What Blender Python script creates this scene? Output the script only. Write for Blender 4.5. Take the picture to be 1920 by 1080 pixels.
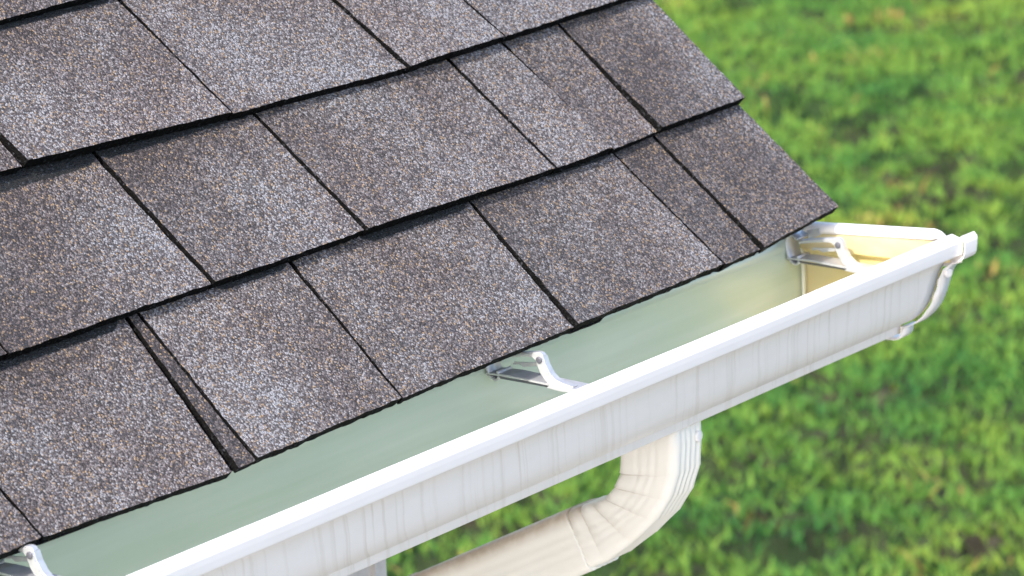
import bpy, bmesh, math, random
import numpy as np
from mathutils import Vector, Matrix, noise as mnoise

for o in list(bpy.data.objects):
    bpy.data.objects.remove(o)
scene = bpy.context.scene
COL = scene.collection
rad = math.radians
random.seed(7)
RNG = np.random.default_rng(11)

# ------------------------------------------------------------------ camera
YAW, PITCH, ROLL = 0.9341651513510573, 0.23787993461279522, -0.05025818647504146
CAM = Vector((-2.853387911395566, -1.793249721407444, 0.7720465963865416))
v = Vector((math.sin(YAW) * math.cos(PITCH), math.cos(YAW) * math.cos(PITCH), -math.sin(PITCH)))
r0 = v.cross(Vector((0, 0, 1))).normalized()
u0 = r0.cross(v)
cr, sr = math.cos(ROLL), math.sin(ROLL)
rgt, up = cr * r0 + sr * u0, -sr * r0 + cr * u0
cam = bpy.data.cameras.new('camera')
cam.sensor_width = 36.0
cam.lens = 36.0 * 8500 / 1920
cam.clip_start, cam.clip_end = 0.05, 2000
cam.dof.use_dof = True
cam.dof.focus_distance = 3.02
cam.dof.aperture_fstop = 18.5
camo = bpy.data.objects.new('camera', cam)
camo.matrix_world = Matrix(((rgt.x, up.x, -v.x, CAM.x), (rgt.y, up.y, -v.y, CAM.y), (rgt.z, up.z, -v.z, CAM.z), (0, 0, 0, 1)))
COL.objects.link(camo)
scene.camera = camo

# ------------------------------------------------------------------ light
SUN_EL, SUN_AZ = rad(38), rad(7)          # azimuth measured from -X towards -Y (out from the eave)
sd = Vector((-math.cos(SUN_EL) * math.cos(SUN_AZ), -math.cos(SUN_EL) * math.sin(SUN_AZ), math.sin(SUN_EL)))
world = bpy.data.worlds.new('World')
scene.world = world
world.use_nodes = True
wn = world.node_tree
bg = wn.nodes['Background']
sky = wn.nodes.new('ShaderNodeTexSky')
sky.sky_type = 'NISHITA'
sky.sun_disc = False
sky.sun_elevation = SUN_EL
sky.sun_rotation = math.atan2(sd.x, sd.y)
sky.dust_density = 2.4
sky.air_density = 0.92
wn.links.new(sky.outputs[0], bg.inputs[0])
bg.inputs[1].default_value = 0.15
sun = bpy.data.lights.new('sun', 'SUN')
sun.energy = 2.0
sun.angle = rad(0.6)
sun.color = (1.0, 0.945, 0.865)
suno = bpy.data.objects.new('sun', sun)
suno.rotation_euler = sd.to_track_quat('Z', 'Y').to_euler()
suno.location = (-5, -5, 6)
COL.objects.link(suno)
scene.view_settings.view_transform = 'Standard'
scene.view_settings.look = 'None'
scene.view_settings.exposure = 1.68
scene.view_settings.gamma = 1.0

# ------------------------------------------------------------------ helpers
def tag(o, label=None, cat=None, group=None, kind=None):
    for k, val in (('label', label), ('category', cat), ('group', group), ('kind', kind)):
        if val:
            o[k] = val
    return o

def empty(name, loc):
    o = bpy.data.objects.new(name, None)
    o.location = loc
    o.empty_display_size = 0.05
    COL.objects.link(o)
    return o

def mesh_obj(name, verts, faces, mats, parent=None, fmat=None, smooth=False, offset=None, attrs=None):
    """verts in world coordinates; stored relative to the top-level parent's location"""
    me = bpy.data.meshes.new(name)
    off = Vector(offset) if offset is not None else Vector((0, 0, 0))
    me.from_pydata([(a[0] - off.x, a[1] - off.y, a[2] - off.z) for a in verts], [], faces)
    for m in (mats if isinstance(mats, (list, tuple)) else [mats]):
        me.materials.append(m)
    if fmat is not None:
        me.polygons.foreach_set('material_index', fmat)
    if smooth is True:
        me.polygons.foreach_set('use_smooth', [True] * len(me.polygons))
    elif smooth:
        me.polygons.foreach_set('use_smooth', smooth)
    if attrs:
        for k, vals in attrs.items():
            a = me.attributes.new(k, 'FLOAT', 'POINT')
            a.data.foreach_set('value', vals)
    me.update()
    o = bpy.data.objects.new(name, me)
    COL.objects.link(o)
    if parent:
        o.parent = parent
    elif offset is not None:
        o.location = off
    return o

class MB:
    def __init__(self):
        self.v, self.f, self.m, self.s = [], [], [], []
    def face(self, idx, m=0, s=False):
        self.f.append(idx); self.m.append(m); self.s.append(s)
    def box(self, lo, hi, m=0):
        b = len(self.v)
        for z in (lo[2], hi[2]):
            for y in (lo[1], hi[1]):
                for x in (lo[0], hi[0]):
                    self.v.append((x, y, z))
        for q in ((0, 2, 3, 1), (4, 5, 7, 6), (0, 1, 5, 4), (2, 6, 7, 3), (0, 4, 6, 2), (1, 3, 7, 5)):
            self.face([b + i for i in q], m)
    def prism_x(self, prof, x0, x1, m=0, s=False, x0b=None):
        """closed polygon of (y, z) extruded along x"""
        b = len(self.v); n = len(prof)
        for x in (x0, x1):
            for (y, z) in prof:
                self.v.append((x, y, z))
        for i in range(n):
            j = (i + 1) % n
            self.face([b + i, b + j, b + n + j, b + n + i], m, s)
        self.face([b + n - 1 - i for i in range(n)], m)
        self.face([b + n + i for i in range(n)], m)
    def strip_x(self, path, x0, x1, th, m=0, s=True):
        """ribbon of sheet metal following a (y, z) path, as wide as x0..x1"""
        p = [Vector(a) for a in path]
        nrm = []
        for i in range(len(p)):
            a = p[max(i - 1, 0)]; c = p[min(i + 1, len(p) - 1)]
            d = (c - a).normalized()
            nrm.append(Vector((-d.y, d.x)))
        up_ = [(q + n_ * th / 2) for q, n_ in zip(p, nrm)]
        dn_ = [(q - n_ * th / 2) for q, n_ in zip(p, nrm)]
        xs0 = x0 if isinstance(x0, (list, tuple)) else [x0] * len(p)
        xs1 = x1 if isinstance(x1, (list, tuple)) else [x1] * len(p)
        b = len(self.v); n = len(p)
        for i in range(n): self.v.append((xs0[i], up_[i].x, up_[i].y))
        for i in range(n): self.v.append((xs1[i], up_[i].x, up_[i].y))
        for i in range(n): self.v.append((xs0[i], dn_[i].x, dn_[i].y))
        for i in range(n): self.v.append((xs1[i], dn_[i].x, dn_[i].y))
        for i in range(n - 1):
            self.face([b + i, b + i + 1, b + n + i + 1, b + n + i], m, s)
            self.face([b + 2 * n + i, b + 3 * n + i, b + 3 * n + i + 1, b + 2 * n + i + 1], m, s)
            self.face([b + i, b + 2 * n + i, b + 2 * n + i + 1, b + i + 1], m)
            self.face([b + n + i, b + n + i + 1, b + 3 * n + i + 1, b + 3 * n + i], m)
        self.face([b, b + n, b + 3 * n, b + 2 * n], m)
        e = n - 1
        self.face([b + e, b + 2 * n + e, b + 3 * n + e, b + n + e], m)
    def disc(self, c, axis, rr, h, seg=18, m=0, dome=0.3):
        ax = Vector(axis).normalized()
        t = ax.orthogonal().normalized(); w = ax.cross(t)
        c = Vector(c); b = len(self.v)
        prof = [(rr, 0), (rr, h * (1 - dome)), (rr * .82, h * .92), (rr * .45, h)]
        for (q, hh) in prof:
            for k in range(seg):
                a = 2 * math.pi * k / seg
                self.v.append(tuple(c + ax * hh + (t * math.cos(a) + w * math.sin(a)) * q))
        for i in range(len(prof) - 1):
            for k in range(seg):
                k2 = (k + 1) % seg
                self.face([b + i * seg + k, b + i * seg + k2, b + (i + 1) * seg + k2, b + (i + 1) * seg + k], m, True)
        self.face([b + (len(prof) - 1) * seg + k for k in range(seg)], m, True)
    def build(self, name, mats, parent=None, offset=None, attrs=None):
        o = mesh_obj(name, self.v, self.f, mats, parent, self.m, self.s, offset, attrs)
        bm = bmesh.new(); bm.from_mesh(o.data)
        bmesh.ops.recalc_face_normals(bm, faces=bm.faces)
        bm.to_mesh(o.data); bm.free()
        return o

# ------------------------------------------------------------------ materials
def new_mat(name):
    m = bpy.data.materials.new(name)
    m.use_nodes = True
    nt = m.node_tree
    return m, nt, nt.nodes['Principled BSDF']

def N(nt, typ, **kw):
    n = nt.nodes.new(typ)
    for k, val in kw.items():
        if k.startswith('in_'):
            key = k[3:]
            key = int(key) if key.isdigit() else key.replace('_', ' ')
            n.inputs[key].default_value = val
        else:
            setattr(n, k, val)
    return n

def ramp(nt, src, stops, interp='LINEAR'):
    n = nt.nodes.new('ShaderNodeValToRGB')
    n.color_ramp.interpolation = interp
    el = n.color_ramp.elements
    while len(el) < len(stops):
        el.new(0.5)
    for e_, (p, c) in zip(el, stops):
        e_.position = p
        e_.color = (c, c, c, 1) if isinstance(c, (int, float)) else (*c, 1)
    nt.links.new(src, n.inputs[0])
    return n

def math_n(nt, op, a, b=None, clamp=False):
    n = nt.nodes.new('ShaderNodeMath'); n.operation = op; n.use_clamp = clamp
    for i, s in enumerate((a, b)):
        if s is None: continue
        if isinstance(s, (int, float)): n.inputs[i].default_value = s
        else: nt.links.new(s, n.inputs[i])
    return n.outputs[0]

def mix_c(nt, fac, a, b, mode='MIX'):
    n = nt.nodes.new('ShaderNodeMix'); n.data_type = 'RGBA'; n.blend_type = mode
    for key, s in ((0, fac), (6, a), (7, b)):
        if isinstance(s, (int, float)): n.inputs[key].default_value = s
        elif isinstance(s, tuple): n.inputs[key].default_value = (*s, 1)
        else: nt.links.new(s, n.inputs[key])
    return n.outputs[2]

def mat_granule(name='granule_shingle'):
    m, nt, bs = new_mat(name)
    pos = N(nt, 'ShaderNodeNewGeometry').outputs['Position']
    tone = N(nt, 'ShaderNodeAttribute', attribute_name='tone').outputs['Fac']
    warp = N(nt, 'ShaderNodeTexNoise', in_Scale=900.0)
    nt.links.new(pos, warp.inputs['Vector'])
    vor = N(nt, 'ShaderNodeTexVoronoi', in_Scale=720.0)
    nt.links.new(pos, vor.inputs['Vector'])
    sep = N(nt, 'ShaderNodeSeparateColor')
    nt.links.new(vor.outputs['Color'], sep.inputs[0])
    # slow blend bands: shade patches of the granule drop
    big = N(nt, 'ShaderNodeTexNoise', in_Scale=7.0, in_Detail=2.0)
    nt.links.new(pos, big.inputs['Vector'])
    med = N(nt, 'ShaderNodeTexNoise', in_Scale=70.0, in_Detail=4.0)
    nt.links.new(pos, med.inputs['Vector'])
    b1 = math_n(nt, 'MULTIPLY', math_n(nt, 'SUBTRACT', big.outputs['Fac'], 0.5), 1.05)
    b2 = math_n(nt, 'MULTIPLY', math_n(nt, 'SUBTRACT', med.outputs['Fac'], 0.5), 0.45)
    shift = math_n(nt, 'ADD', math_n(nt, 'ADD', b1, b2), tone)
    val = math_n(nt, 'ADD', sep.outputs[0], shift, True)
    col = ramp(nt, val, [(0.0, (.028, .021, .0195)), (0.22, (.052, .040, .037)), (0.45, (.089, .070, .066)),
                         (0.68, (.134, .112, .105)), (0.86, (.196, .173, .169)), (1.0, (.275, .26, .262))])
    hue = ramp(nt, big.outputs['Fac'], [(0.3, (1.01, .965, .975)), (0.7, (.93, .99, 1.05))])
    colx = mix_c(nt, 1.0, col.outputs[0], hue.outputs[0], 'MULTIPLY')
    # a share of tan granules, brown ones in the dark areas
    tan = ramp(nt, sep.outputs[1], [(0.0, 0.0), (0.91, 0.0), (0.93, 1.0), (1.0, 1.0)])
    c2 = mix_c(nt, math_n(nt, 'MULTIPLY', tan.outputs[0], 0.8), colx, (.30, .20, .115))
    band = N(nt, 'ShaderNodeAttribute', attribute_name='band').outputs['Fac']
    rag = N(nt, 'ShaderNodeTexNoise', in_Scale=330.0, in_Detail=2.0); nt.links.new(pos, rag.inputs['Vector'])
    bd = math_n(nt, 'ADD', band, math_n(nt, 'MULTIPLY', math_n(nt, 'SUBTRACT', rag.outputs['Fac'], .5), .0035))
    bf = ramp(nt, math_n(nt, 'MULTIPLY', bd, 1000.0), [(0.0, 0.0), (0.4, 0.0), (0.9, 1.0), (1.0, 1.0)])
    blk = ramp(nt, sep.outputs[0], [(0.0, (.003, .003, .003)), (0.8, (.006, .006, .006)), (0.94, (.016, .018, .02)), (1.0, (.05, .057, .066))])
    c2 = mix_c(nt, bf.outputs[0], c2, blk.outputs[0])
    pit = ramp(nt, vor.outputs['Distance'], [(0.0, 1.0), (0.42, 1.0), (0.75, 0.45), (1.0, 0.3)])
    c3 = mix_c(nt, 1.0, c2, pit.outputs[0], 'MULTIPLY')
    nt.links.new(c3, bs.inputs['Base Color'])
    rgh = ramp(nt, sep.outputs[2], [(0.0, 0.35), (0.3, 0.75), (1.0, 0.95)])
    nt.links.new(rgh.outputs[0], bs.inputs['Roughness'])
    hgt = math_n(nt, 'ADD', math_n(nt, 'MULTIPLY', math_n(nt, 'SUBTRACT', 1.0, vor.outputs['Distance']), 1.0),
                 math_n(nt, 'MULTIPLY', sep.outputs[2], 0.9))
    bump = N(nt, 'ShaderNodeBump', in_Strength=0.75, in_Distance=0.0011)
    nt.links.new(hgt, bump.inputs['Height'])
    nt.links.new(bump.outputs[0], bs.inputs['Normal'])
    return m

def mat_asphalt():
    m, nt, bs = new_mat('asphalt_edge')
    pos = N(nt, 'ShaderNodeNewGeometry').outputs['Position']
    vor = N(nt, 'ShaderNodeTexVoronoi', in_Scale=650.0)
    nt.links.new(pos, vor.inputs['Vector'])
    sep = N(nt, 'ShaderNodeSeparateColor'); nt.links.new(vor.outputs['Color'], sep.inputs[0])
    c = ramp(nt, sep.outputs[0], [(0.0, (.0022, .0022, .0022)), (0.86, (.004, .004, .004)), (0.96, (.012, .0125, .014)), (1.0, (.04, .043, .05))])
    nt.links.new(c.outputs[0], bs.inputs['Base Color'])
    bs.inputs['Roughness'].default_value = 0.8
    bs.inputs['Specular IOR Level'].default_value = 0.08
    bump = N(nt, 'ShaderNodeBump', in_Strength=0.8, in_Distance=0.001)
    nt.links.new(vor.outputs['Distance'], bump.inputs['Height']); nt.links.new(bump.outputs[0], bs.inputs['Normal'])
    return m

def mat_white_gutter():
    m, nt, bs = new_mat('white_painted_aluminium')
    pos = N(nt, 'ShaderNodeNewGeometry').outputs['Position']
    sep = N(nt, 'ShaderNodeSeparateXYZ'); nt.links.new(pos, sep.inputs[0])
    x, z = sep.outputs['X'], sep.outputs['Z']
    # thin run-off streaks below the lip, in clusters
    cmb = N(nt, 'ShaderNodeCombineXYZ')
    wob = N(nt, 'ShaderNodeTexNoise', in_Scale=30.0); nt.links.new(pos, wob.inputs['Vector'])
    xw = math_n(nt, 'ADD', x, math_n(nt, 'MULTIPLY', math_n(nt, 'SUBTRACT', wob.outputs['Fac'], .5), 0.006))
    xw = math_n(nt, 'SUBTRACT', xw, math_n(nt, 'MULTIPLY', math_n(nt, 'ADD', sep.outputs['Y'], .0985), 1.35))
    nt.links.new(xw, cmb.inputs[0])
    nt.links.new(math_n(nt, 'MULTIPLY', z, 0.02), cmb.inputs[2])
    st = N(nt, 'ShaderNodeTexNoise', in_Scale=150.0, in_Detail=2.0); nt.links.new(cmb.outputs[0], st.inputs['Vector'])
    s1 = ramp(nt, st.outputs['Fac'], [(0.0, 0.0), (0.52, 0.0), (0.61, 1.0), (1.0, 1.0)])
    cl = N(nt, 'ShaderNodeTexNoise', in_Scale=13.0, in_Detail=1.0); nt.links.new(cmb.outputs[0], cl.inputs['Vector'])
    s2 = ramp(nt, cl.outputs['Fac'], [(0.0, 0.15), (0.42, 0.25), (0.62, 1.0), (1.0, 1.0)])
    fz = ramp(nt, math_n(nt, 'MULTIPLY', math_n(nt, 'SUBTRACT', -0.021, z), 14.0, True), [(0.0, 0.0), (0.03, 0.1), (0.10, 1.0), (0.7, .75), (1.0, .6)])
    fac = math_n(nt, 'MULTIPLY', math_n(nt, 'MULTIPLY', s1.outputs[0], s2.outputs[0]), fz.outputs[0])
    gr = N(nt, 'ShaderNodeTexNoise', in_Scale=45.0, in_Detail=5.0); nt.links.new(pos, gr.inputs['Vector'])
    g1 = ramp(nt, gr.outputs['Fac'], [(0.0, 0.0), (0.45, 0.0), (0.75, 1.0), (1.0, 1.0)])
    base = mix_c(nt, math_n(nt, 'MULTIPLY', g1.outputs[0], 0.10), (.845, .81, .79), (.64, .59, .53))
    c = mix_c(nt, math_n(nt, 'MULTIPLY', fac, 0.42), base, (.52, .45, .37))
    # grime line held by the two creases
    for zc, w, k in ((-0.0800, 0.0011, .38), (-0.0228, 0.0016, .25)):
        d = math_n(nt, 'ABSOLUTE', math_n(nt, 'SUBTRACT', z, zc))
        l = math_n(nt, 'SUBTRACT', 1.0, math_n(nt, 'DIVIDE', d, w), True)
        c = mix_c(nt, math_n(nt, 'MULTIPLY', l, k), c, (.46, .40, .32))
    nt.links.new(c, bs.inputs['Base Color'])
    bs.inputs['Roughness'].default_value = 0.38
    bump = N(nt, 'ShaderNodeBump', in_Strength=0.08, in_Distance=0.002)
    b0 = N(nt, 'ShaderNodeTexNoise', in_Scale=18.0, in_Detail=2.0); nt.links.new(pos, b0.inputs['Vector'])
    nt.links.new(b0.outputs['Fac'], bump.inputs['Height']); nt.links.new(bump.outputs[0], bs.inputs['Normal'])
    return m

def mat_wash(name, c0, c1, rough, metal, scale=(4, 30, 30)):
    """thin wash coat on the inside of the sheet"""
    m, nt, bs = new_mat(name)
    pos = N(nt, 'ShaderNodeNewGeometry').outputs['Position']
    mp = N(nt, 'ShaderNodeMapping'); mp.inputs['Scale'].default_value = scale
    nt.links.new(pos, mp.inputs['Vector'])
    no = N(nt, 'ShaderNodeTexNoise', in_Scale=1.0, in_Detail=4.0); nt.links.new(mp.outputs[0], no.inputs['Vector'])
    f = ramp(nt, no.outputs['Fac'], [(0.0, 0.0), (0.35, 0.0), (0.68, 1.0), (1.0, 1.0)])
    c = mix_c(nt, f.outputs[0], c0, c1)
    nt.links.new(c, bs.inputs['Base Color'])
    bs.inputs['Roughness'].default_value = rough
    bs.inputs['Metallic'].default_value = metal
    bump = N(nt, 'ShaderNodeBump', in_Strength=0.15, in_Distance=0.002)
    nt.links.new(no.outputs['Fac'], bump.inputs['Height']); nt.links.new(bump.outputs[0], bs.inputs['Normal'])
    return m

def mat_metal():
    m, nt, bs = new_mat('galvanised_steel')
    pos = N(nt, 'ShaderNodeNewGeometry').outputs['Position']
    no = N(nt, 'ShaderNodeTexNoise', in_Scale=160.0, in_Detail=3.0); nt.links.new(pos, no.inputs['Vector'])
    c = ramp(nt, no.outputs['Fac'], [(0.0, (.36, .36, .38)), (0.45, (.49, .49, .505)), (1.0, (.60, .60, .60))])
    nt.links.new(c.outputs[0], bs.inputs['Base Color'])
    bs.inputs['Metallic'].default_value = 0.55
    bs.inputs['Roughness'].default_value = 0.45
    bump = N(nt, 'ShaderNodeBump', in_Strength=0.12, in_Distance=0.001)
    nt.links.new(no.outputs['Fac'], bump.inputs['Height']); nt.links.new(bump.outputs[0], bs.inputs['Normal'])
    return m

def mat_plain(name, c, rough=0.6, metal=0.0, var=0.12, scale=40.0, bump_s=0.1, bump_d=0.002):
    m, nt, bs = new_mat(name)
    pos = N(nt, 'ShaderNodeNewGeometry').outputs['Position']
    no = N(nt, 'ShaderNodeTexNoise', in_Scale=scale, in_Detail=5.0); nt.links.new(pos, no.inputs['Vector'])
    lo = tuple(q * (1 - var) for q in c); hi = tuple(min(1, q * (1 + var)) for q in c)
    rr = ramp(nt, no.outputs['Fac'], [(0.25, lo), (0.75, hi)])
    nt.links.new(rr.outputs[0], bs.inputs['Base Color'])
    bs.inputs['Roughness'].default_value = rough
    bs.inputs['Metallic'].default_value = metal
    bump = N(nt, 'ShaderNodeBump', in_Strength=bump_s, in_Distance=bump_d)
    nt.links.new(no.outputs['Fac'], bump.inputs['Height']); nt.links.new(bump.outputs[0], bs.inputs['Normal'])
    return m

def mat_downspout():
    m, nt, bs = new_mat('cream_white_downspout_paint')
    pos = N(nt, 'ShaderNodeNewGeometry').outputs['Position']
    dirt = N(nt, 'ShaderNodeAttribute', attribute_name='dirt').outputs['Fac']
    n1 = N(nt, 'ShaderNodeTexNoise', in_Scale=120.0, in_Detail=6.0); nt.links.new(pos, n1.inputs['Vector'])
    n2 = N(nt, 'ShaderNodeTexNoise', in_Scale=22.0, in_Detail=4.0); nt.links.new(pos, n2.inputs['Vector'])
    base = mix_c(nt, ramp(nt, n2.outputs['Fac'], [(0.35, 0.0), (0.75, 0.4)]).outputs[0], (.88, .845, .765), (.78, .72, .61))
    d = math_n(nt, 'MULTIPLY', dirt, ramp(nt, n1.outputs['Fac'], [(0.2, 0.55), (0.6, 0.9)]).outputs[0], True)
    c = mix_c(nt, d, base, (.34, .24, .15))
    nt.links.new(c, bs.inputs['Base Color'])
    bs.inputs['Roughness'].default_value = 0.42
    return m

def mat_stucco():
    m, nt, bs = new_mat('pale_rough_stucco')
    pos = N(nt, 'ShaderNodeNewGeometry').outputs['Position']
    n1 = N(nt, 'ShaderNodeTexNoise', in_Scale=60.0, in_Detail=7.0); nt.links.new(pos, n1.inputs['Vector'])
    vv = N(nt, 'ShaderNodeTexVoronoi', in_Scale=90.0); nt.links.new(pos, vv.inputs['Vector'])
    c = ramp(nt, n1.outputs['Fac'], [(0.25, (.40, .30, .25)), (0.36, (.58, .54, .52)), (0.6, (.68, .65, .64)), (0.8, (.74, .72, .72))])
    nt.links.new(c.outputs[0], bs.inputs['Base Color'])
    bs.inputs['Roughness'].default_value = 0.95
    bump = N(nt, 'ShaderNodeBump', in_Strength=0.7, in_Distance=0.004)
    nt.links.new(math_n(nt, 'ADD', n1.outputs['Fac'], math_n(nt, 'MULTIPLY', vv.outputs['Distance'], .5)), bump.inputs['Height'])
    nt.links.new(bump.outputs[0], bs.inputs['Normal'])
    return m

def mat_soil():
    m, nt, bs = new_mat('lawn_soil')
    pos = N(nt, 'ShaderNodeNewGeometry').outputs['Position']
    n1 = N(nt, 'ShaderNodeTexNoise', in_Scale=2.2, in_Detail=8.0); nt.links.new(pos, n1.inputs['Vector'])
    n2 = N(nt, 'ShaderNodeTexNoise', in_Scale=14.0, in_Detail=6.0); nt.links.new(pos, n2.inputs['Vector'])
    soil = ramp(nt, n2.outputs['Fac'], [(0.3, (.016, .014, .010)), (0.62, (.045, .036, .026)), (0.78, (.15, .13, .11))])
    gr = ramp(nt, n2.outputs['Fac'], [(0.3, (.010, .028, .010)), (0.7, (.022, .045, .012))])
    f = ramp(nt, n1.outputs['Fac'], [(0.30, 0.0), (0.62, 1.0)])
    nt.links.new(mix_c(nt, f.outputs[0], soil.outputs[0], gr.outputs[0]), bs.inputs['Base Color'])
    bs.inputs['Roughness'].default_value = 1.0
    bs.inputs['Specular IOR Level'].default_value = 0.1
    return m

def mat_blade(name, stops):
    m, nt, bs = new_mat(name)
    nt.nodes.remove(bs)
    out = nt.nodes['Material Output']
    tint = N(nt, 'ShaderNodeAttribute', attribute_name='tint').outputs['Fac']
    c = ramp(nt, tint, stops)
    df = N(nt, 'ShaderNodeBsdfDiffuse'); tr = N(nt, 'ShaderNodeBsdfTranslucent')
    nt.links.new(c.outputs[0], df.inputs[0]); nt.links.new(c.outputs[0], tr.inputs[0])
    mx = N(nt, 'ShaderNodeMixShader'); mx.inputs[0].default_value = 0.22
    nt.links.new(df.outputs[0], mx.inputs[1]); nt.links.new(tr.outputs[0], mx.inputs[2])
    nt.links.new(mx.outputs[0], out.inputs['Surface'])
    return m

GRAN = mat_granule()
ASPH = mat_asphalt()
WHITE = mat_white_gutter()
GREEN = mat_wash('green_wash_coat', (.47, .54, .435), (.56, .61, .53), 0.26, 0.15, (3, 60, 60))
GOLD = mat_wash('gold_wash_coat', (.61, .47, .19), (.69, .58, .34), 0.34, 0.15, (30, 14, 30))
STEEL = mat_metal()
DARKSTEEL = mat_plain('rivet_and_shade_steel', (.10, .10, .12), 0.5, 0.3)
DSP = mat_downspout()
STUCCO = mat_stucco()
TRIM = mat_plain('white_trim_paint', (.74, .73, .70), 0.5)
SOIL = mat_soil()
GRASS = mat_blade('grass_blade', [(0.0, (.028, .108, .036)), (0.35, (.088, .205, .043)), (0.7, (.172, .268, .046)), (0.92, (.255, .305, .052)), (1.0, (.35, .30, .08))])
STRAW = mat_blade('dry_grass_blade', [(0.0, (.12, .075, .035)), (0.5, (.30, .21, .07)), (1.0, (.36, .30, .09))])

# ------------------------------------------------------------------ house
AL = 0.7834179594154581
CA, SA = math.cos(AL), math.sin(AL)
EXP = 0.118
def roofp(x, s, h=0.0):
    return (x, s * CA - h * SA, s * SA + h * CA)

house = empty('house', (0, 0, 0))
tag(house, 'house corner with grey granule asphalt shingle roof above a white gutter and pale stucco wall', 'house')

# roof deck: black underlay slab up to the ridge and down the far side
RX, LX, RIDGE = -0.012, -4.2, 3.0
deck = MB()
prof = [roofp(0, 0.050, -0.0165)[1:], roofp(0, RIDGE, -0.016)[1:]]
ry, rz = prof[1]
prof = prof + [(2 * ry - prof[0][0], prof[0][1]), (2 * ry - prof[0][0], prof[0][1] - 0.018), (ry, rz - 0.024), (prof[0][0], prof[0][1] - 0.018)]
deck.prism_x(prof, LX, RX)
# starter strip showing a hair beyond the bottom course
b = len(deck.v)
xs = np.arange(-2.6, -0.004, 0.012)
for k, x in enumerate(xs):
    j = 0.0018 * mnoise.noise(Vector((x * 30, 0, 0))) + (0.0035 if (-0.36 < x < -0.315 or -0.175 < x < -0.14) else 0.0)
    y0 = -0.0005 + np.interp(x, [-1, -.741, -.561, -.3575, -.166, .004], [-.005, -.0075, -.0045, -.002, .0005, .010]) - j
    for (s, h) in ((0.06, -.0105), (y0 + 0.002, -.0072), (y0 + 0.002, -.0092), (0.06, -.0150)):
        deck.v.append(roofp(x, s, h))
for k in range(len(xs) - 1):
    for i in range(3):
        deck.face([b + k * 4 + i, b + (k + 1) * 4 + i, b + (k + 1) * 4 + i + 1, b + k * 4 + i + 1], 0)
# plain shingled field above and left of the modelled courses
b = len(deck.v)
for (x, s, h) in ((LX, 0.0, -.004), (-2.61, 0.0, -.004), (-2.61, 1.05, -.004), (LX, 1.05, -.004),
                  (RX + .01, 1.05, -.004), (RX + .01, RIDGE, -.004), (LX, RIDGE, -.004)):
    deck.v.append(roofp(x, s, h))
deck.face([b, b + 1, b + 2, b + 3], 1)
deck.face([b + 3, b + 4, b + 5, b + 6], 1)
roof = deck.build('roof', [ASPH, GRAN], house)

def shingle(xl0, xl1, xr0, xr1, sl, sr, s_top, lev, tone, thick=0.0055, lift=0.0, gap=0.0020, grad=(0.0, 0.0), right_edge=False, bands=()):
    """one tab; xl0 / xr0 are the bottom corners, xl1 / xr1 the top ones; lev raises its surface"""
    ov = 0.02
    L = s_top + ov - min(sl, sr)
    nx = max(4, int(abs(xr0 - xl0) / 0.0032)); ns = max(4, int(L / 0.0036))
    V, F, FM, T, BD = [], [], [], [], []
    sd_ = random.random() * 100
    for j in range(ns + 1):
        t = j / ns
        for i in range(nx + 1):
            q = i / nx
            s0 = sl + (sr - sl) * q
            s = s0 + (s_top + ov - s0) * t
            tt = (s - s0) / max(1e-6, s_top - s0)
            xl = xl0 + (xl1 - xl0) * tt + gap
            xr = xr0 + (xr1 - xr0) * tt - (0 if right_edge else gap)
            x = xl + (xr - xl) * q
            if i in (0, nx):
                x += 0.0007 * mnoise.noise(Vector((s * 420, sd_, i))) + 0.0009 * mnoise.noise(Vector((s * 90, sd_, i + 3)))
            if j == 0:
                s += 0.0006 * mnoise.noise(Vector((x * 420, sd_, 7))) + 0.0008 * mnoise.noise(Vector((x * 70, sd_, 9)))
            wav = 0.0007 * mnoise.noise(Vector((x * 14, s * 14, sd_ * .1)))
            h = lev * (1 - 0.9 * min(tt, 1)) + lift * (1 - min(tt, 1)) ** 2 * (0.5 + 0.5 * math.sin(3.0 * q + sd_)) - 0.0085 * min(tt, 1.15) + wav
            V.append(roofp(x, s, h))
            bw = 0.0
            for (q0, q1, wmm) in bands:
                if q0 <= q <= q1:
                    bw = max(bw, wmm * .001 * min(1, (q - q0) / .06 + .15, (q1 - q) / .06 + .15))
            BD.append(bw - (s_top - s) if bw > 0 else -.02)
            T.append(1.25 * tone + 1.45 * grad[0] * (q - .5) + 1.35 * grad[1] * (tt - .5) + .01)
    w = nx + 1
    for j in range(ns):
        for i in range(nx):
            F.append([j * w + i, j * w + i + 1, (j + 1) * w + i + 1, (j + 1) * w + i]); FM.append(0)
    # skirt
    border = [i for i in range(w)] + [j * w + nx for j in range(1, ns + 1)] + [ns * w + i for i in range(nx - 1, -1, -1)] + [j * w for j in range(ns - 1, 0, -1)]
    b = len(V)
    nrm = Vector((0, -SA, CA))
    for k, idx in enumerate(border):
        p = Vector(V[idx])
        j = idx // w
        dd = thick * (1 - 0.55 * min(1, j / ns)) + 0.0007 * random.random()
        q = p - nrm * dd
        V.append(tuple(q)); T.append(0.0); BD.append(-.02)
    for k in range(len(border)):
        k2 = (k + 1) % len(border)
        F.append([border[k], b + k, b + k2, border[k2]]); FM.append(1)
    F.append([b + k for k in range(len(border) - 1, -1, -1)]); FM.append(1)
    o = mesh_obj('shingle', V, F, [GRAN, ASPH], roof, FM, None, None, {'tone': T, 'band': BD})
    return o

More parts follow.
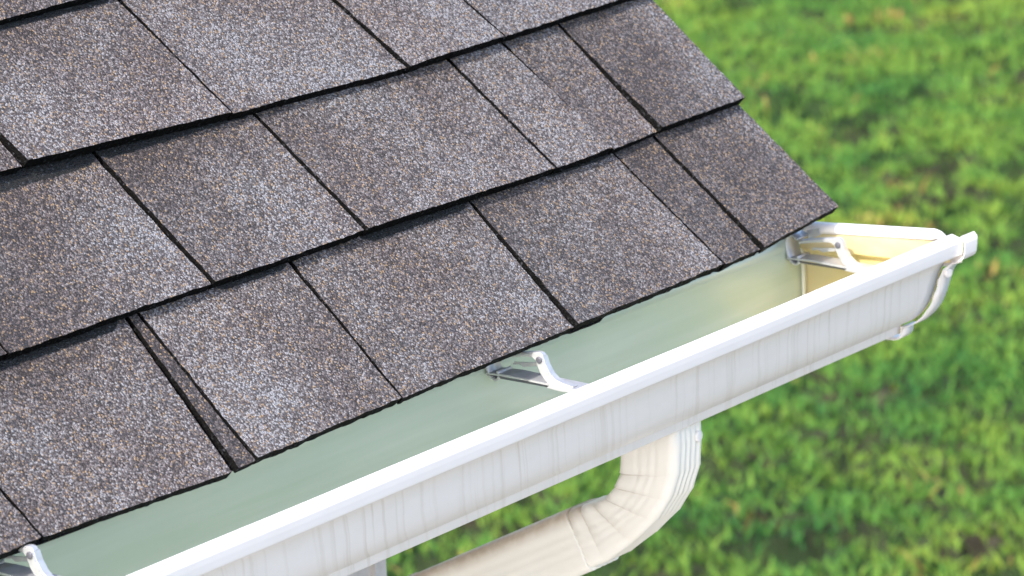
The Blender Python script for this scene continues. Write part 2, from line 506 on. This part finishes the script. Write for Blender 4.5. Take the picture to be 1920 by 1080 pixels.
# joints: (bottom x, top x, bottom s) per course, measured left to right; levels and tones per tab
MM = 0.001
C0 = [(-1.30, -1.30, -.004), (-1.12, -1.12, -.004), (-.9175, -.9204, -.0034), (-.7395, -.7235, -.0088), (-.7179, -.7123, -.0074),
      (-.5609, -.5549, -.0052), (-.3575, -.3517, -.0027), (-.1659, -.1737, -.0005), (-.1131, -.1178, .0002), (.004, .001, .0093)]
T0 = [(.6, .02, 0, 0), (.4, -.05, 0, 0), (-.2, .0, .10, -.18), (-2.6, -.20, 0, 0), (.5, .06, -.14, .0), (.1, -.01, .06, .0),
      (.7, -.07, .26, -.05), (.2, -.17, 0, 0), (.6, -.10, .16, -.06)]
C1 = [(-1.30, -1.30, EXP), (-1.06, -1.06, EXP), (-.843, -.846, .119), (-.6426, -.646, .1191), (-.4789, -.4837, .1192), (-.2557, -.2635, .1166),
      (-.1819, -.1950, .1169), (-.1175, -.121, .1193), (.001, .0013, .1212)]
T1 = [(.3, .0, 0, 0), (.5, -.04, 0, 0), (.2, -.06, .24, -.10), (.6, -.04, .16, -.14), (.9, .02, .06, -.14), (.8, .06, .0, -.06), (-.1, -.02, .10, -.20), (.7, -.09, .20, .0)]
C2 = [(-1.25, -1.25, .24), (-1.0, -1.0, .243), (-.84, -.848, .244), (-.7186, -.7263, .2440), (-.5139, -.5242, .2357), (-.3198, -.3390, .2300), (-.2005, -.2208, .2313), (.0015, .0010, .2345)]
T2 = [(.4, .0, 0, 0), (.4, .05, 0, 0), (-.2, .08, 0, 0), (.9, .05, .06, -.26), (.5, .08, -.04, -.06), (1.0, .12, 0, -.06), (.6, .07, .10, -.04)]
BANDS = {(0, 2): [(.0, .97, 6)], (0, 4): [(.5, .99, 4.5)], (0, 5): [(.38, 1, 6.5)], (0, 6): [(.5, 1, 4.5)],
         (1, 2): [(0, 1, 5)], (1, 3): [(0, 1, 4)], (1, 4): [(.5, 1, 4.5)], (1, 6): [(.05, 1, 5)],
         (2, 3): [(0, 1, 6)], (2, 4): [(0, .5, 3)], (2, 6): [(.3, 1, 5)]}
def lev_h(l):
    return (l - 0.6) * 0.0036
for k, (Cc, Tt) in enumerate(((C0, T0), (C1, T1), (C2, T2))):
    for i in range(len(Tt)):
        a, c = Cc[i], Cc[i + 1]
        lv, tn, gx, gs = Tt[i]
        strip = lv < -1
        if strip: a = (a[0] + .0042, a[1] + .0022, a[2])
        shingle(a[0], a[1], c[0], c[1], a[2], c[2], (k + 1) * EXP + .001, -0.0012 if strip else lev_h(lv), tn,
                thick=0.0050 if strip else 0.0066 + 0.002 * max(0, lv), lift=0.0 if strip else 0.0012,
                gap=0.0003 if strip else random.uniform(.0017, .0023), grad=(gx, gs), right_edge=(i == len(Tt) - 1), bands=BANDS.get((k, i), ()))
# the further courses up the roof and to the left
for k in range(0, 9):
    x1 = {0: -1.30, 1: -1.30, 2: -1.25}.get(k, 0.0)
    if k == 3:
        edges = [0.001, -.155, -.37, -.50, -.70, -.93]
    else:
        edges = [x1]
    while edges[-1] > -2.55:
        edges.append(edges[-1] - random.uniform(.11, .235))
    for i in range(len(edges) - 1):
        xr, xl = edges[i], edges[i + 1]
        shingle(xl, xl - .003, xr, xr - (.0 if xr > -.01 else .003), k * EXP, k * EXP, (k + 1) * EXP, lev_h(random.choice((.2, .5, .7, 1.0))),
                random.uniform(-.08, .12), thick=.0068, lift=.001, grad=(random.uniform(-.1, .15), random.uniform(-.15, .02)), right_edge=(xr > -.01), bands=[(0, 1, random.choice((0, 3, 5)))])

XE, YB, ZB = 0.0088, 0.0424, -0.0154
fb = MB(); fb.box((LX, YB + .0015, -.090), (-.006, YB + .022, -.0035)); fb.build('fascia', [TRIM], house)
sf = MB(); sf.box((LX, YB + .0225, -.088), (-.036, .2985, -.080)); sf.build('soffit', [TRIM], house)
# rake board under the roof edge
rb = MB()
rp = [roofp(0, .05, -.043)[1:], roofp(0, RIDGE - .05, -.043)[1:], roofp(0, RIDGE - .05, -.10)[1:], roofp(0, .12, -.10)[1:]]
rb.prism_x(rp, -.034, -.014); rb.build('rake_board', [TRIM], house)
WX, WY = -.2128, .300
w = MB()
yfar = 2 * ry - WY
w.prism_x([(WY, -2.36), (yfar, -2.36), (yfar, -.10), (yfar - .02, .12), (ry, rz - .10), (WY + .02, .12), (WY, -.10)], -4.0, WX)
wall = w.build('wall', [STUCCO], house)
# chipped stucco corner bead along the visible edge
cb = MB()
for k in range(70):
    z = -2.2 + k * .03
    j = .003 * random.random()
    cb.box((WX - .012, WY - .004 - j, z), (WX + .001 + j, WY + .003, z + .0295))
cb.build('corner_bead', [STUCCO], house)

# ------------------------------------------------------------------ gutter
gut = empty('rain_gutter', (0, 0, 0))
tag(gut, 'long white ogee rain gutter under the shingle edge, pale green inside', 'gutter')
def smooth_path(pts, n=5):
    P = [Vector(q) for q in pts]; out = []
    for i in range(len(P) - 1):
        p0 = P[max(i - 1, 0)]; p1 = P[i]; p2 = P[i + 1]; p3 = P[min(i + 2, len(P) - 1)]
        for k in range(n):
            t = k / n
            out.append(0.5 * ((2 * p1) + (p2 - p0) * t + (2 * p0 - 5 * p1 + 4 * p2 - p3) * t * t + (3 * p1 - p0 - 3 * p2 + p3) * t ** 3))
    out.append(P[-1])
    return out
ogee = smooth_path([(-.0437, -.0802), (-.0515, -.0785), (-.0600, -.0725), (-.0668, -.0650), (-.0716, -.0565), (-.0750, -.0475), (-.0780, -.0390), (-.0815, -.0325), (-.0865, -.0280), (-.0925, -.0250), (-.0978, -.0222)], 5)
lip = [Vector(q) for q in ((-.0986, -.0217), (-.0990, -.0208), (-.0997, -.0160), (-.1001, -.0118), (-.0999, -.0109), (-.0993, -.0102), (-.0950, -.0088), (-.0912, -.0074), (-.0900, -.0072), (-.0890, -.0078), (-.0884, -.0092), (-.0881, -.0130))]
outer = [Vector((YB, ZB)), Vector((YB, -.028)), Vector((YB, -.040)), Vector((YB, -.052)), Vector((YB, -.064)), Vector((YB, -.076)), Vector((YB, -.0895)), Vector((YB - .003, -.0925)), Vector((-.0380, -.0905)), Vector((-.0400, -.0902)), Vector((-.0412, -.0888)), Vector((-.0430, -.0815))] + ogee + lip
TH = 0.0011
inner = []
for i, q in enumerate(outer):
    a = outer[max(i - 1, 0)]; c = outer[min(i + 1, len(outer) - 1)]
    d = (c - a).normalized()
    inner.append(q + Vector((d.y, -d.x)) * -TH if False else q + Vector((-d.y, d.x)) * -TH)
# make sure the inner line is on the inside (towards +y of the front wall)
if inner[12].x < outer[12].x:
    inner = [2 * q - p for p, q in zip(inner, outer)]
xs = list(np.linspace(-4.1, -1.3, 15)) + list(np.linspace(-1.25, XE, 85))
g = MB()
n = len(outer)
for x in xs:
    sag = 0.0006 * mnoise.noise(Vector((x * 3.0, 1.5, 0))) + 0.0003 * mnoise.noise(Vector((x * 11, 4.5, 0)))
    for q in outer:
        k = max(0, min(1, (YB - q.x) / .14)); g.v.append((x, q.x + sag * k, q.y + sag * k))
    for q in inner:
        k = max(0, min(1, (YB - q.x) / .14))
        bow = .0016 * mnoise.noise(Vector((x * 5.5, q.y * 22, 8.5))) * (1 if q.x > .03 else 0) * min(1, max(0, (XE - x) / .05))
        g.v.append((x, q.x + sag * k - abs(bow), q.y + sag * k))
W2 = 2 * n
crease = {0, 2, 5, 6, 7}
for i in range(len(xs) - 1):
    for k in range(n - 1):
        a = i * W2 + k; b = (i + 1) * W2 + k
        g.face([a, a + 1, b + 1, b], 0, 11 < k < n - 13)
        g.face([a + n, b + n, b + n + 1, a + n + 1], 1 if outer[k].y < -.022 or k < 12 else 0, k < 6 or 11 < k < n - 13)
    a = i * W2; b = (i + 1) * W2
    g.face([a + n - 1, a + 2 * n - 1, b + 2 * n - 1, b + n - 1], 0)
    g.face([a, b, b + n, a + n], 0)
for i, x in ((0, xs[0]), (len(xs) - 1, xs[-1])):
    for k in range(n - 1):
        a = i * W2 + k
        g.face([a, a + n, a + n + 1, a + 1], 0)
g.build('trough', [WHITE, GREEN], gut)

# end cap: plate with a stamped step, rolled top rim, flange wrapped round the front
ec = MB()
def off_path(path, d):
    out = []
    for i, q in enumerate(path):
        a = path[max(i - 1, 0)]; c = path[min(i + 1, len(path) - 1)]
        t = (c - a).normalized()
        nn = Vector((-t.y, t.x))
        out.append(q + nn * d)
    return out
front = [q for q in outer[7:]]
side = off_path(front, 0.0036)
if side[12].x > front[12].x:
    side = off_path(front, -0.0036)
# end plate
X0 = XE + .0008
def plate_poly(pts, x, m, flip=False):
    b = len(ec.v)
    for q in pts: ec.v.append((x, q[0], q[1]))
    ec.face([b + i for i in range(len(pts))], m)
lipfront = [q for q in outer if q.y > -.031 and q.x < -.09]
body = [q for q in outer if q.y <= -.0385]                       # back bottom round to the cove
step_z = -.0335
low = [(YB - .001, step_z)] + [(q.x, q.y) for q in body] + [(-.0805, step_z)]
plate_poly(low, X0, 1)
# stamped ledge and the band above it
b = len(ec.v)
led = [(X0, YB - .001, step_z), (X0, -.0805, step_z), (X0 - .0075, -.0805, step_z + .0045), (X0 - .0075, YB - .001, step_z + .0045)]
ec.v += led; ec.face([b, b + 1, b + 2, b + 3], 1)
zt0, zt1 = ZB + .0005, -.0095
band = [(X0 - .0075, YB - .001, step_z + .0045), (X0 - .0075, -.0805, step_z + .0045), (X0 - .0075, -.092, -.0275), (X0 - .0075, -.094, zt1 - .002), (X0 - .0075, YB - .001, zt0 - .002)]
b = len(ec.v); ec.v += band; ec.face([b + i for i in range(5)], 1)
plate_poly([(YB - .001, step_z), (-.0805, step_z), (-.097, -.0285), (-.0985, -.013), (-.094, zt1), (YB - .001, zt0)], X0 + .0012, 0)
# flange
ax, bx = XE - .0045, XE + .0145
KEEP = len([q for q in front if q.y < -.0106])
b = len(ec.v); m_ = len(side)
side = side[:KEEP]; m_ = KEEP
fr_in = off_path(front, 0.0030)
if fr_in[12].x > front[12].x: fr_in = off_path(front, -0.0030)
for k, q in enumerate(side):
    wob = .0007 * math.sin(k * .9)
    ec.v.append((ax + wob, q.x - .0004 * math.sin(k * .5), q.y)); ec.v.append((bx, q.x, q.y))
fr_in = fr_in[:KEEP]
for k, q in enumerate(fr_in):
    ec.v.append((ax + .0007 * math.sin(k * .9), q.x, q.y)); ec.v.append((bx, q.x, q.y))
for k in range(m_ - 1):
    ec.face([b + 2 * k, b + 2 * k + 1, b + 2 * k + 3, b + 2 * k + 2], 0, k < m_ - 7)
    c_ = b + 2 * m_
    ec.face([c_ + 2 * k, c_ + 2 * k + 2, c_ + 2 * k + 3, c_ + 2 * k + 1], 0, True)
    ec.face([b + 2 * k, b + 2 * k + 2, c_ + 2 * k + 2, c_ + 2 * k], 0)
    ec.face([b + 2 * k + 1, c_ + 2 * k + 1, c_ + 2 * k + 3, b + 2 * k + 3], 0)
cap = ec.build('end_cap', [WHITE, GOLD], gut)
# rolled rim along the top of the plate
rim = MB()
yy = np.linspace(YB - .001, -.0865, 26)
segs = 14; rr = .0046
for i, y in enumerate(yy):
    t = i / 25
    zc = zt0 + (zt1 - zt0) * t + (.0016 if 0 < t < 1 else 0)
    rad_ = rr * (1 if t < .93 else 1 - .75 * (t - .93) / .07) * (1 if t > .04 else .5 + 12.5 * t)
    for k in range(segs):
        a = 2 * math.pi * k / segs
        rim.v.append((X0 - .0035 + rad_ * 1.25 * math.cos(a), y, zc + rad_ * math.sin(a)))
for i in range(25):
    for k in range(segs):
        k2 = (k + 1) % segs
        rim.face([i * segs + k, i * segs + k2, (i + 1) * segs + k2, (i + 1) * segs + k], 0, True)
rim.face(list(range(segs))); rim.face([25 * segs + k for k in range(segs - 1, -1, -1)])
rim.build('rolled_rim', [WHITE], cap)
# corner tab of the flange that stands up beside the lip
rv = MB(); rv.disc((XE + .004, -.0835, -.0385), (-.35, -.93, -.1), .0035, .0016); rv.build('rivet', [WHITE], cap)
se = MB()
se.strip_x([(YB - .0012, -.024), (YB - .0016, -.05), (YB - .0013, -.0895), (YB - .010, -.0912), (-.030, -.0898)], XE - .0062, XE + .0004, .0006)
se.build('sealant_seam', [mat_plain('pale_sealant', (.74, .72, .62), .4)], gut)

# ------------------------------------------------------------------ hangers
def make_hanger(xh, dz, label, tilt=0.0):
    h = empty('gutter_hanger', (xh, YB - .002, -.036 + dz))
    tag(h, label, 'gutter hanger', 'metal hangers inside the gutter')
    o = (xh, YB - .002, -.036 + dz)
    W = .0085
    def P(pts): return [(y, z + dz) for y, z in pts]
    bb = MB()
    bb.strip_x(P([(.0395, -.0322), (.0202, -.0318), (-.0056, -.0335), (-.0318, -.0352), (-.062, -.0371), (-.0715, -.0350), (-.0790, -.0285 - dz), (-.0840, -.0200 - dz)]), xh - W, xh + W, .0013, 0, False)
    # side of the bar folded down and in, its shade painted as darker steel
    f0 = [(.0390, -.0328), (-.0056, -.0341), (-.0600, -.0379)]
    f1 = [(.0380, -.0352), (-.0060, -.0368), (-.0600, -.0402)]
    for (a0, a1, c0, c1) in ((f0[0], f0[1], f1[0], f1[1]), (f0[1], f0[2], f1[1], f1[2])):
        b = len(bb.v)
        for dx_ in (0.0, .0011):
            bb.v += [(xh - W + dx_, a0[0], a0[1] + dz), (xh - W + dx_, a1[0], a1[1] + dz), (xh - W + .0032 + dx_, c1[0], c1[1] + dz), (xh - W + .0032 + dx_, c0[0], c0[1] + dz)]
        for q in ((0, 1, 2, 3), (7, 6, 5, 4), (0, 4, 5, 1), (1, 5, 6, 2), (2, 6, 7, 3), (3, 7, 4, 0)):
            bb.face([b + i_ for i_ in q], 1)
    bb.build('base_bar', [STEEL, DARKSTEEL], h, o)
    la = MB()
    # cheek plate of the lever facing the viewer, then the top flange folded off it
    cheek = [(.0285, -.0178), (.0178, -.0160), (.0043, -.0141), (-.0050, -.0130), (-.0074, -.0135), (-.0086, -.0152), (-.0106, -.0214), (-.0143, -.0274), (-.0181, -.0306), (-.0247, -.0330), (-.0335, -.0345),
             (-.0335, -.0366), (-.0240, -.0367), (-.0168, -.0352), (-.0108, -.0318), (-.0066, -.0262), (-.0046, -.0214), (-.0036, -.0182), (-.0006, -.0162), (.0045, -.0162), (.0178, -.0180), (.0285, -.0200)]
    la.prism_x(P(cheek), xh - .0074, xh - .0062)
    la.strip_x(P(cheek[:6]), xh - .0062, xh - .0020, .0012, 0, False)
    la.strip_x(P(cheek[5:11]), xh - .0062, xh - .0010, .0012, 0, False)
    la.prism_x(P([(-.0130, -.0362), (-.0244, -.0374), (-.0370, -.0374), (-.0372, -.0358), (-.0240, -.0350), (-.0150, -.0346)]), xh - .0092, xh + .0080)
    # pale tongue under the lever
    la.prism_x(P([(.0230, -.0262), (.0160, -.0252), (.0135, -.0268), (.0014, -.0248), (.0013, -.0222), (.0140, -.0236), (.0215, -.0240)]), xh + .001, xh + .0022)
    la.build('lever_arm', [STEEL], h, o)
    rvt = MB(); rvt.disc((xh - .0073, -.0066, -.0176 + dz), (-1, 0, 0), .0024, .0012); rvt.build('rivet', [DARKSTEEL], h, o)
    bc = MB()
    clip = [(.0295, -.0170), (.0335, -.0142), (.0385, -.0148), (.0402, -.0185), (.0398, -.0255), (.0380, -.0310), (.0350, -.0350), (.0310, -.0362), (.0290, -.0335), (.0300, -.0295)]
    bc.strip_x(P(smooth_path([tuple(q) for q in clip], 3) and [(q.x, q.y) for q in smooth_path(clip, 3)]), xh - .0082, xh + .0082, .0013, 0, True)
    bc.prism_x(P([(.0300, -.0125), (.0188, -.0098), (.0180, -.0149), (.0284, -.0194)]), xh + .0068, xh + .0080)
    bc.build('back_clip', [STEEL], h, o)
    return h
make_hanger(-.012, .0, 'shiny metal gutter hanger right beside the closed end cap of the gutter')
make_hanger(-.402, .0035, 'metal gutter hanger in the middle of the gutter run, near the downspout outlet')
make_hanger(-.928, .0085, 'glaring sunlit metal gutter hanger cut by the lower left edge of the photo')

# ------------------------------------------------------------------ downspout
dsx0, dsw = -.2882, .0385
ds = empty('downspout', (dsx0 + dsw / 2, .28, -2.3))
tag(ds, 'cream white ribbed downspout with a crimped elbow turning from the gutter back to the wall', 'downspout')
DSO = ds.location
def section(pin, pout, grow=0.0, inset=0.0):
    """ring of points between the inner and the outer edge of the bend: rounded rectangle, ribbed outer face"""
    pin, pout = Vector(pin), Vector(pout)
    d = (pout - pin); L = d.length; d.normalize()
    pin = pin - d * grow; L += 2 * grow
    w0, w1 = dsx0 - grow, dsx0 + dsw + grow
    rc = .0065; pts = []
    def arc(cx, cy, a0, a1, k=5):
        for i in range(k + 1):
            a = a0 + (a1 - a0) * i / k
            pts.append((cx + rc * math.cos(a), cy + rc * math.sin(a)))
    # local (u along in->out, x across)
    Wd = w1 - w0
    arc(rc, rc, math.pi * 1.5, math.pi, 4)                       # inner/left ... goes round the inner face
    arc(rc, Wd - rc, math.pi, math.pi * .5, 4)
    for i in range(1, 12):                                       # right side
        pts.append((rc + (L - 2 * rc) * i / 12, Wd))
    arc(L - rc, Wd - rc, math.pi * .5, 0, 4)
    for i in range(1, 25):                                       # ribbed outer face
        q = i / 25
        pts.append((L - .0011 * (0.5 - 0.5 * math.cos(q * 4 * 2 * math.pi)), Wd - rc - (Wd - 2 * rc) * q))
    arc(L - rc, rc, 0, -math.pi * .5, 4)
    for i in range(1, 20):                                       # left side (towards the viewer), two shallow flutes
        q = i / 20
        fl = .0006 * (math.exp(-((q - .30) / .05) ** 2) + math.exp(-((q - .5) / .05) ** 2) + math.exp(-((q - .7) / .05) ** 2))
        pts.append((L - rc - (L - 2 * rc) * q, fl))
    out = []
    for (uu, xx) in pts:
        f = max(0, 1 - uu / (L * .80)) ** .8
        uu2 = uu + inset * f
        xx2 = Wd / 2 + (xx - Wd / 2) * (1 - inset * f * 26)
        p = pin + d * uu2
        out.append(((w0 + xx2), p.x, p.y, uu / L))
    return out
def sweep(name, rings, dirt_fn, caps=True):
    mb = MB(); D = []
    n_ = len(rings[0])
    for i, rg in enumerate(rings):
        for (x, y, z, uu) in rg:
            mb.v.append((x, y, z)); D.append(dirt_fn(i, uu))
    for i in range(len(rings) - 1):
        for k in range(n_):
            k2 = (k + 1) % n_
            mb.face([i * n_ + k, i * n_ + k2, (i + 1) * n_ + k2, (i + 1) * n_ + k], 0, True)
    mb.face(list(range(n_)))
    mb.face([(len(rings) - 1) * n_ + k for k in range(n_ - 1, -1, -1)])
    o = mb.build(name, [DSP], ds, DSO, {'dirt': D})
    return o
EL = [((.0168, -.088), (-.034, -.088)), ((.0168, -.1165), (-.034, -.107)), ((.0182, -.1310), (-.0318, -.1270)), ((.0232, -.1415), (-.0245, -.1455)), ((.0315, -.1510), (-.0120, -.1630)),
      ((.0420, -.1570), (.0085, -.1820)), ((.0535, -.1605), (.0325, -.2000)), ((.0640, -.1645), (.0500, -.2085)), ((.080, -.1715), (.0650, -.2160))]
def lerp2(a, b, t):
    return tuple((Vector(a[0]) * (1 - t) + Vector(b[0]) * t)), tuple((Vector(a[1]) * (1 - t) + Vector(b[1]) * t))
rings, dirt = [], []
for i in range(len(EL)):
    if 2 <= i <= 7:
        rings.append(section(*lerp2(EL[i - 1], EL[i], .5))); dirt.append(0.02)
        rings.append(section(*lerp2(EL[i - 1], EL[i], .955), grow=.0003)); dirt.append(0.04)
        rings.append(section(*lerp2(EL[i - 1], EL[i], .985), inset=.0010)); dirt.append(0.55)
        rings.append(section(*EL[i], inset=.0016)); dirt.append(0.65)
        if i < len(EL) - 1:
            rings.append(section(*lerp2(EL[i], EL[i + 1], .05), inset=.0005)); dirt.append(0.12)
    else:
        rings.append(section(*EL[i])); dirt.append(0.03)
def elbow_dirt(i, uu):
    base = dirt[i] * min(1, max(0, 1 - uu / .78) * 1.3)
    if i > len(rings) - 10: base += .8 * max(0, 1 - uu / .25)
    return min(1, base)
sweep('elbow', rings, elbow_dirt)
# sloping straight pipe back to the wall
dr = Vector((.1413, -.0687)).normalized()
pn = Vector((dr.y, -dr.x))
if pn.y > 0: pn = -pn
A0 = Vector((.0655, -.1655)); 
rings = []
for t in (0.0, .002, .03, .06, .10, .14, .18, .19):
    p = A0 + dr * t
    rings.append(section(tuple(p), tuple(p + pn * .0465), grow=.0010))
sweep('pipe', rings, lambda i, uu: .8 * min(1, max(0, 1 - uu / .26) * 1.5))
# lower elbow on the wall
rings = []
B0 = A0 + dr * .185
for k in range(9):
    t = k / 8
    ang = t * (math.pi / 2 - math.atan2(.0687, .1413))
    # rotate around a centre below the run
    c0 = B0 + pn * .085
    vec = -pn
    ca, sa = math.cos(-ang), math.sin(-ang)
    vr = Vector((vec.x * ca - vec.y * sa, vec.x * sa + vec.y * ca))
    pin, pout = c0 + vr * .085, c0 + vr * .0385
    rings.append(section(tuple(pin), tuple(pout), grow=.0018 if k == 0 else .002))
last_in, last_out = pin, pout
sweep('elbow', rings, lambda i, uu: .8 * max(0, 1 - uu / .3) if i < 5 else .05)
rings = []
for z in (-.0, -.3, -.9, -1.5, -2.0):
    rings.append(section((last_in.x, last_in.y + .01 + z), (last_out.x, last_out.y + .01 + z), grow=.0008))
sweep('pipe', rings, lambda i, uu: .05)
sc = MB(); sc.disc((dsx0 + dsw - .0085, -.0335, -.1035), (0, -1, 0), .0042, .0020); sc.build('screw', [WHITE], ds, DSO)

# ------------------------------------------------------------------ lawn
GZ = -2.3
def turf(x, y):
    """0 in the bare creases between the clumps, 1 on top of a clump"""
    a = .75 * mnoise.noise(Vector((x * 8.0, y * 8.0, 2.5))) + .55 * mnoise.noise(Vector((x * 15, y * 15, 7.5))) + .25 * mnoise.noise(Vector((x * 1.1, y * 1.1, 17.5)))
    return a
def dome(a):
    t = min(1.0, max(0.0, (a + .40) / .36))
    return t * t * (3 - 2 * t)
def hfield(x, y):
    """uneven turf: clumps 10-25 cm across"""
    return 0.065 * dome(turf(x, y)) + 0.012 * mnoise.noise(Vector((x * 12, y * 12, 4))) + 0.02 * mnoise.noise(Vector((x * .8, y * .8, 9)))
XA, XB, YA, YBm = 2.0, 15.5, -0.5, 14.5
st = 0.036
nx, ny = int((XB - XA) / st), int((YBm - YA) / st)
V = []; H = np.zeros((ny + 1, nx + 1))
for j in range(ny + 1):
    for i in range(nx + 1):
        x, y = XA + i * st, YA + j * st
        edge = min(1, min(i, nx - i, j, ny - j) / 8)
        H[j, i] = hfield(x, y) * edge
        V.append((x, y, GZ + H[j, i]))
F = [[j * (nx + 1) + i, j * (nx + 1) + i + 1, (j + 1) * (nx + 1) + i + 1, (j + 1) * (nx + 1) + i] for j in range(ny) for i in range(nx)]
b = len(V)
Bg = 400
V += [(-Bg, -Bg, GZ), (Bg, -Bg, GZ), (Bg, Bg, GZ), (-Bg, Bg, GZ), (XA, YA, GZ), (XB, YA, GZ), (XB, YBm, GZ), (XA, YBm, GZ)]
F += [[b, b + 1, b + 5, b + 4], [b + 1, b + 2, b + 6, b + 5], [b + 2, b + 3, b + 7, b + 6], [b + 3, b, b + 4, b + 7]]
lawn = mesh_obj('lawn', V, F, SOIL, smooth=True)
tag(lawn, 'uneven green lawn ground below the roof, with bare brown patches', 'lawn', kind='structure')

def blades(name, mat, n, dens_fn, hmin, hmax, wid, tint_fn):
    px = RNG.uniform(XA + .1, XB - .1, n); py = RNG.uniform(YA + .1, YBm - .1, n)
    # keep near the visible band
    keep = np.zeros(n, bool); hh = np.zeros(n); tt = np.zeros(n); zz = np.zeros(n)
    rr = RNG.random(n)
    for i in range(n):
        d, hs, tn = dens_fn(px[i], py[i])
        if rr[i] < d:
            keep[i] = True; hh[i] = hs; tt[i] = tn
    px, py, hh, tt = px[keep], py[keep], hh[keep], tt[keep]
    n = len(px)
    gi = np.clip(((px - XA) / st).astype(int), 0, nx - 1); gj = np.clip(((py - YA) / st).astype(int), 0, ny - 1)
    fx = (px - XA) / st - gi; fy = (py - YA) / st - gj
    z = GZ + (H[gj, gi] * (1 - fx) * (1 - fy) + H[gj, gi + 1] * fx * (1 - fy) + H[gj + 1, gi] * (1 - fx) * fy + H[gj + 1, gi + 1] * fx * fy) - .004
    a = RNG.uniform(0, 2 * np.pi, n)
    h = RNG.uniform(hmin, hmax, n) * hh
    w_ = wid * RNG.uniform(.6, 1.3, n)
    lean = RNG.uniform(.3, 1.3, n) * h; la = RNG.uniform(0, 2 * np.pi, n)
    v0 = np.stack([px - np.cos(a) * w_, py - np.sin(a) * w_, z], 1)
    v1 = np.stack([px + np.cos(a) * w_, py + np.sin(a) * w_, z], 1)
    mx, my = px + np.cos(la) * lean * .4, py + np.sin(la) * lean * .4
    v2 = np.stack([mx + np.cos(a) * w_ * .8, my + np.sin(a) * w_ * .8, z + h * .6], 1)
    v3 = np.stack([mx - np.cos(a) * w_ * .8, my - np.sin(a) * w_ * .8, z + h * .6], 1)
    v4 = np.stack([px + np.cos(la) * lean, py + np.sin(la) * lean, z + h], 1)
    V = np.stack([v0, v1, v2, v3, v4], 1).reshape(-1, 3)
    me = bpy.data.meshes.new(name)
    me.vertices.add(len(V)); me.vertices.foreach_set('co', V.ravel())
    base = np.arange(n)[:, None] * 5
    quad = base + np.array([[0, 1, 2, 3]]); tri = base + np.array([[3, 2, 4]])
    loops = np.concatenate([quad, tri], 1).ravel()
    starts = (np.arange(n)[:, None] * 7 + np.array([[0, 4]])).ravel()
    tot = np.tile([4, 3], n)
    me.loops.add(len(loops)); me.loops.foreach_set('vertex_index', loops)
    me.polygons.add(2 * n); me.polygons.foreach_set('loop_start', starts); me.polygons.foreach_set('loop_total', tot)
    at = me.attributes.new('tint', 'FLOAT', 'POINT')
    tv = np.clip(tint_fn(tt, n), 0, 1)
    at.data.foreach_set('value', np.repeat(tv, 5))
    me.materials.append(mat)
    me.update(calc_edges=True); me.validate()
    o = bpy.data.objects.new(name, me); COL.objects.link(o)
    return o
def green_d(x, y):
    c_ = dome(turf(x, y))
    d = .02 + .98 * c_
    hs = .55 + .75 * c_
    return d, hs, .50 + .38 * mnoise.noise(Vector((x * 1.9, y * 1.9, 40))) + .22 * mnoise.noise(Vector((x * 6, y * 6, 44))) - .04
g1 = blades('grass', GRASS, 680000, green_d, .016, .034, .0044, lambda t, n: t + RNG.normal(0, .09, n))
tag(g1, 'short bright green grass growing in clumps over the lawn', 'grass', kind='stuff')
def dry_d(x, y):
    c_ = mnoise.noise(Vector((x * 3.0, y * 3.0, 60))) + .6 * mnoise.noise(Vector((x * 9, y * 9, 63)))
    return max(0, min(1, 2.6 * (c_ - .27))), 1.0, .5
g2 = blades('dry_grass', STRAW, 110000, dry_d, .02, .05, .006, lambda t, n: t + RNG.normal(0, .28, n))
tag(g2, 'scattered yellow and brown dry grass tufts among the green lawn', 'dry grass', kind='stuff')

# added pale concrete slabs, unseen, to bounce light up onto gutter and downspout
pt = MB()
for k in range(6):
    x0 = -6.4 + k * 1.2
    pt.box((x0, -2.9, GZ - .06), (x0 + 1.192, .296, GZ + .05))
pa = pt.build('path', [mat_plain('bounce_concrete', (.50, .47, .43), .9, 0, .12, 14.0, .3, .004)])
tag(pa, 'added pale concrete slabs out of view, bouncing light up to the gutter and downspout', 'path', kind='structure')
